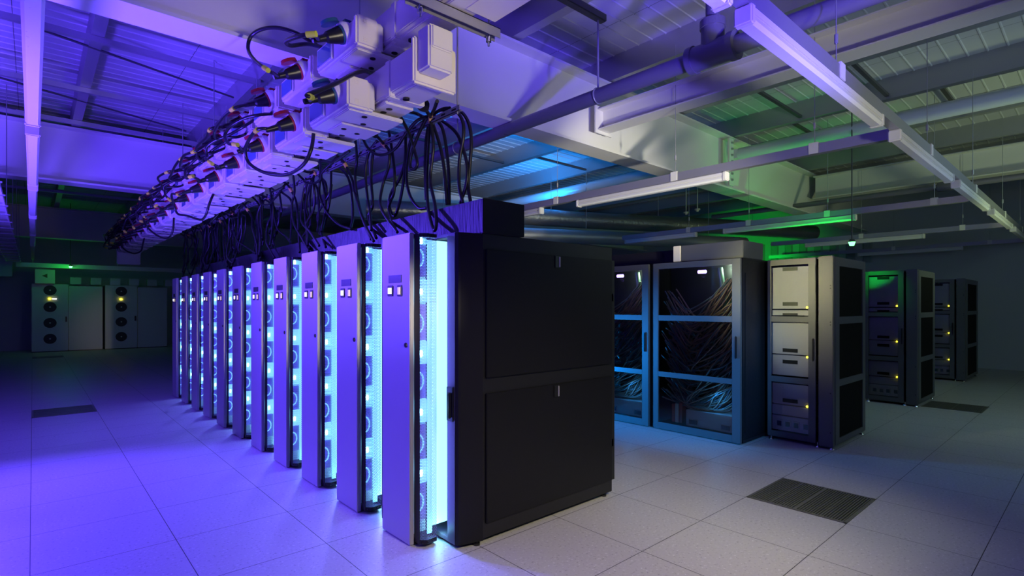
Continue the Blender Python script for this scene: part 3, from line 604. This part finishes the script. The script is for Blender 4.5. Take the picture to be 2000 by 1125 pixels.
# more cabinets behind the two dark racks
# ------------------------------------------------------------------ floor grilles
def make_grille(x0, y0):
    r = empty('floor_grille', (x0, y0, 0))
    f = MB(); a, b = TILE - .006, TILE - .006
    f.box(x0, x0 + a, y0, y0 + .02, .0, .006); f.box(x0, x0 + a, y0 + b - .02, y0 + b, 0, .006); f.box(x0, x0 + .02, y0, y0 + b, 0, .006); f.box(x0 + a - .02, x0 + a, y0, y0 + b, 0, .006)
    for i in range(1, 4): f.box(x0, x0 + a, y0 + b * i / 4 - .006, y0 + b * i / 4 + .006, 0, .0045)
    f.build('grille_frame', 'grille', r)
    s = MB()
    n = 36
    for i in range(n): y = y0 + .022 + (b - .044) * (i + .2) / n; s.box(x0 + .02, x0 + a - .02, y, y + .0085, .001, .005)
    s.build('grille_bars', 'grille', r)
    MB().box(x0 + .02, x0 + a - .02, y0 + .02, y0 + b - .02, 0.0003, .001).build('grille_shadow_pan', 'rubber', r)
    return r
g = make_grille(TX0 + 6 * TILE, TY0); setp(g, 'slatted metal floor grille nearest the camera, right of the black rack end', 'floor grille', 'floor grilles')
o = copy_tree(g); o.location = (10.1, 1.22, 0); setp(o, 'far slatted floor grille beside the middle dark rack', 'floor grille', 'floor grilles')
o = copy_tree(g); o.location = (-.012, 9.82, 0); setp(o, 'slatted floor grille in the violet aisle on the left', 'floor grille', 'floor grilles')
o = copy_tree(g); o.location = (-.012, 20.9, 0); setp(o, 'small distant floor grille in front of the cooling units', 'floor grille', 'floor grilles')

# ------------------------------------------------------------------ lighting trunking and battens
TZ = 2.90
def batten(axis, c, a0, a1, label, group, body='white'):
    r = empty('batten_light', (c, a0, TZ) if axis == 'Y' else (a0, c, TZ), label, 'ceiling light', group)
    def bx(u0, u1, a, b, z0, z1, q): return (q.bbox(c + u0, c + u1, a, b, z0, z1, .008) if axis == 'Y' else q.bbox(a, b, c + u0, c + u1, z0, z1, .008))
    q = MB(); bx(-.042, .042, a0, a1, TZ + .04, TZ + .088, q); q.build('body', body, r)
    q = MB(); po = [(c - .039, TZ + .042), (c - .043, TZ + .018), (c - .029, TZ), (c + .029, TZ), (c + .043, TZ + .018), (c + .039, TZ + .042)]
    q.extr(po, axis, a0 + .02, a1 - .02); q.build('diffuser', 'gdiff', r)
    for a in (a0, a1): q = MB(); bx(-.047, .047, a - .012, a + .03, TZ - .003, TZ + .091, q); q.build('end_cap', 'white', r)
    return r
def rail(axis, c, a0, a1, label, hooks, ztop=4.6, wires=True):
    r = empty('lighting_rail', (c, a0, TZ + .11) if axis == 'Y' else (a0, c, TZ + .11), label, 'lighting rail')
    q = MB(); po = [(c - .035, TZ + .092), (c + .035, TZ + .092), (c + .035, TZ + .185), (c + .03, TZ + .185), (c + .03, TZ + .102), (c - .03, TZ + .102), (c - .03, TZ + .185), (c - .035, TZ + .185)]
    q.extr(po, axis, a0, a1); q.build('rail_channel', 'galv', r)
    for h in hooks:
        p = (c, h) if axis == 'Y' else (h, c)
        q = MB().box(p[0] - .042, p[0] + .042, p[1] - .042, p[1] + .042, TZ + .095, TZ + .2); q.build('rail_clip', 'white', r)
        if wires:
            q = MB().cyl((p[0], p[1], TZ + .2), (p[0], p[1], ztop), .0035, 6); q.cyl((p[0], p[1], TZ + .34), (p[0], p[1], TZ + .40), .012, 8); q.build('suspension_wire', 'galv', r)
    return r
rail('X', 1.19, 1.2, 17.3, 'long lighting rail crossing the upper right from front to far wall', [3.9, 6.5, 9.1, 12.0, 14.6])
for i, (a, b) in enumerate(((2.58, 4.80), (5.32, 7.55), (7.95, 10.2), (10.7, 12.9), (13.4, 15.6))):
    batten('X', 1.19, a, b, '%s batten light on the long right-hand rail, counted from the camera' % ORD[i], 'battens on the long right rail')
batten('X', 1.19, .3, 2.35, 'batten light cut off by the top edge, on the long right-hand rail', 'battens on the long right rail')
for i, (X, bs, hk) in enumerate(((5.62, ((2.78, 4.88), (5.62, 7.8)), (3.4, 5.3, 1.9)), (9.75, ((2.70, 4.85), (5.45, 7.1)), (3.1, 5.6, 1.7, 4.4)), (13.4, ((2.5, 4.7),), (1.9, 3.6)), (16.9, ((2.4, 4.6),), (1.9, 3.8)))):
    nm = ['nearest', 'second', 'third', 'farthest'][i]
    rail('Y', X, 1.26, (9.2, 7.2, 5.5, 7.0)[i], '%s of the four cross rails joining the long right-hand lighting rail' % nm, hk)
    for j, (a, b) in enumerate(bs):
        batten('Y', X, a, b, ('pale batten light on the %s cross rail, near its joint' if j == 0 else 'batten light further back on the %s cross rail') % nm, 'battens on the cross rails')
rail('Y', .0, -1.0, 22.5, 'straight lighting rail above the violet aisle on the left', [3.0, 5.75, 8.2, 11.2, 14.5, 18])
for i in range(6):
    a = 2.9 + 2.75 * i - 2.75 + (0 if i else 0)
    batten('Y', .0, a + .12, a + 2.55, '%s batten light along the left aisle rail, counted from the camera' % ORD[i], 'battens on the left aisle rail')

# ------------------------------------------------------------------ pipes
p = empty('grey_pipe', (4.07, 3.3, 3.56), 'violet-lit grey pipe with a tee running under the rafter', 'pipe')
MB().cyl((4.07, -4.2, 3.56), (4.07, 14.0, 3.56), .07, 24).build('pipe', 'pipe', p)
tp = atX(1392, 112, 4.07)
q = MB().cyl((4.07, tp.y - .17, 3.56), (4.07, tp.y + .17, 3.56), .10, 24); q.cyl((4.07, tp.y - .20, 3.56), (4.07, tp.y - .15, 3.56), .112, 24); q.cyl((4.07, tp.y + .15, 3.56), (4.07, tp.y + .20, 3.56), .112, 24)
q.cyl((4.07, tp.y, 3.56), (4.07, tp.y, 3.80), .09, 20); q.cyl((4.07, tp.y, 3.76), (4.07, tp.y, 3.82), .10, 20); q.build('tee_fitting', 'pipe', p)
MB().cyl((4.07, tp.y, 3.80), (4.07, tp.y, 4.9), .055, 20).build('riser', 'pipe', p)
for y in (3.30, 5.6, 8.0):
    q = MB().torus((4.07, y, 3.56), (0, 1, 0), .074, .008, 20, 6); q.cyl((4.07, y, 3.63), (4.07, y, 4.293 if y < 4 else 4.6), .010, 8); q.build('pipe_hanger', 'galv', p)
c = atY(1172, 40, 3.30)
st = MB().box(3.2, 4.15, 3.26, 3.34, 4.30, 4.36); st.box(3.2, 4.15, 3.27, 3.33, 4.295, 4.31); st.cyl((3.4, 3.3, 4.36), (3.4, 3.3, 4.6), .01, 8)
setp(st.build('pipe_strut', 'dkgalv'), 'dark slotted strut holding the rod of the grey pipe', 'support strut')
p = empty('far_pipe', (12.0, 2, 3.4), 'thin grey pipe with a tee far back near the right wall', 'pipe')
q = MB().cyl((12.6, -3, 3.75), (12.6, 6.6, 3.75), .055, 14); q.build('pipe', 'pipe', p)
q = MB().cyl((12.6, 1.75, 3.75), (12.6, 2.15, 3.75), .09, 14); q.cyl((12.6, 1.95, 3.75), (12.6, 1.95, 3.98), .08, 14); q.build('tee_fitting', 'pipe', p)
p = empty('foil_duct', (7, 8, 2.9), 'crinkled silver foil duct behind the hanging battens', 'duct')
MB().sweep([(5.3, 10.6, 3.60), (7.5, 9.5, 3.62), (10.5, 8.2, 3.60), (13.5, 6.8, 3.62), (16.5, 5.6, 3.61)], .2, 16, 12).build('duct', 'foil', p)
for i in range(4):
    t = i / 3; X = 6.5 + 8 * t; Y = 10.05 - 3.6 * t; MB().cyl((X, Y, 3.75), (X, Y, 4.6), .006, 6).build('hanger_rod', 'galv', p)
p = empty('round_duct', (7, 9, 2.9), 'plain grey round duct under the foil duct', 'duct')
MB().sweep([(5.6, 9.9, 3.12), (7.5, 9.0, 3.12), (10.5, 7.6, 3.12), (13.5, 6.2, 3.12)], .16, 16, 10).build('duct', 'galv', p)
for i in range(3):
    t = i / 2; X = 6.5 + 6 * t; Y = 9.45 - 2.8 * t; MB().cyl((X, Y, 3.2), (X, Y, 4.6), .006, 6).build('hanger_rod', 'galv', p)
for i, (px, py) in enumerate(((1340, 414), (1362, 408))):
    c = atZ(px, py, 4.0); q = MB().cyl((c.x, c.y, 3.97), (c.x, c.y, 4.0), .07, 14); q.cone((c.x, c.y, 3.97), (c.x, c.y, 3.93), .05, .03, 12); q.cyl((c.x, c.y, 4.0), (c.x, c.y, 4.62), .012, 6)
    setp(q.build('smoke_detector', 'white'), ('left' if i == 0 else 'right') + ' of two small round smoke detectors under the dark roof', 'smoke detector', 'smoke detectors')

# ------------------------------------------------------------------ left: cable ladder
p = empty('cable_ladder', (-.4, 6, 2.9), 'narrow cable ladder running along the left edge of the aisle', 'cable ladder')
q = MB(); q.box(-.62, -.60, 5, 23, 2.90, 2.96); q.box(-.30, -.28, 5, 23, 2.90, 2.96); q.box(-.60, -.30, 5, 23, 2.935, 2.94); q.build('ladder_tray', 'white', p)
for i in range(18): MB().box(-.66, -.25, 6.2 + .95 * i, 6.24 + .95 * i, 2.885, 2.90).build('ladder_rung', 'galv', p)
for i in range(5): MB().cyl((-.27, 7.2 + 3 * i, 2.9), (-.27, 7.2 + 3 * i, 4.6), .006, 6).build('hanger_rod', 'galv', p)

# ------------------------------------------------------------------ far left: cooling units
AY = 23.6
def make_cooler(x0):
    r = empty('cooling_unit', (x0, AY, 0))
    MB().bbox(x0, x0 + .93, AY, AY + 1.1, .03, 2.27, .01).build('cabinet', 'acwhite', r)
    MB().bbox(x0 + .95, x0 + 1.86, AY + .02, AY + 1.1, .03, 2.22, .01).build('blank_panel', 'acwhite', r)
    MB().box(x0, x0 + 1.86, AY + .03, AY + 1.1, 0, .03).build('plinth', 'rubber', r)
    for z in (2.06, 1.5, .97, .44):
        f = MB().bbox(x0 + .26, x0 + .66, AY - .012, AY + .004, z - .19, z + .19, .004).build('fan_frame', 'acwhite', r)
        q = MB().cyl((x0 + .46, AY - .016, z), (x0 + .46, AY - .008, z), .168, 24); q.build('fan_grille', 'fanblk', f)
        MB().cyl((x0 + .46, AY - .02, z), (x0 + .46, AY - .015, z), .022, 10).build('fan_hub', 'white', f)
    MB().bbox(x0 + .85, x0 + .90, AY - .03, AY + .002, 1.0, 1.18, .005).build('handle', 'rubber', r)
    MB().bbox(x0 + .94, x0 + .955, AY - .01, AY + .1, .05, 2.2, .003).build('edge_strip', 'cream', r)
    MB().bbox(x0 + .42, x0 + .48, AY - .03, AY, 1.755, 1.80, .008).build('status_lamp', 'ylamp', r, label='glowing yellow lamp')
    return r
c0 = make_cooler(-.03); setp(c0, 'left cooling unit with four fans, below the arrow sign', 'cooling unit', 'cooling units on the far wall')
MB().bbox(.48, .60, AY - .03, AY, 1.76, 1.79, .008).build('display_lamp', 'lampw', c0)
c1 = copy_tree(c0, skip=('display_lamp',)); c1.location = (1.9, AY, 0); setp(c1, 'right cooling unit with four fans, nearer the glowing racks', 'cooling unit', 'cooling units on the far wall')
s = empty('arrow_sign', (.3, AY - .1, 2.5), 'pale box sign with a left-pointing arrow above the left cooling unit', 'sign')
MB().bbox(.05, .55, AY - .2, AY + .3, 2.275, 2.74, .01).build('sign_box', 'cream', s)
MB().add([(.22, AY - .203, 2.53), (.36, AY - .203, 2.60), (.36, AY - .203, 2.46), (.22, AY - .2, 2.53), (.36, AY - .2, 2.60), (.36, AY - .2, 2.46)], [(0, 1, 2), (3, 5, 4), (0, 3, 4, 1), (1, 4, 5, 2), (2, 5, 3, 0)]).build('arrow', 'tri', s)
t = MB().bbox(-.4, 4.6, 23.0, 23.2, 2.78, 2.92, .01)
for x in (.0, 2.2, 4.4): t.cyl((x, 23.1, 2.9), (x, 23.1, 3.63 if False else 4.6), .012, 6)
setp(t.build('cross_trunking', 'white'), 'horizontal white trunking above the cooling units', 'trunking')
for i in range(6):
    x = .95 + .55 * i; setp(MB().bbox(x, x + .3, AY + .1, AY + .35, 2.28, 2.52, .01).build('junction_box', 'acwhite'), '%s pale junction box from the left on top of the cooling units' % ORD[i], 'junction box', 'junction boxes on the cooling units')
t = MB().bbox(-1.2, -.5, 24.0, 24.6, 2.5, 3.1, .01); t.cyl((-.85, 24.3, 3.1), (-.85, 24.3, 4.6), .02, 8)
setp(t.build('wall_box', 'acwhite'), 'grey hanging box left of the arrow sign', 'box')

# ------------------------------------------------------------------ green beacons
def beacon(x, y, z, label):
    r = empty('beacon_lamp', (x, y, z), label, 'beacon', 'green beacons')
    q = MB().cyl((x, y, z + .05), (x, y, 4.93), .009, 8); q.cone((x, y, z + .03), (x, y, z + .075), .055, .03, 14); q.build('stem', 'dkgalv', r)
    q = MB().cone((x, y, z - .03), (x, y, z + .03), .03, .05, 14); q.build('lens', 'glamp', r)
beacon(9.5, 2.68, 2.50, 'bright green beacon hanging above the dark racks on the right')
beacon(.93, 22.85, 2.82, 'bright green beacon hanging before the cooling units on the left')
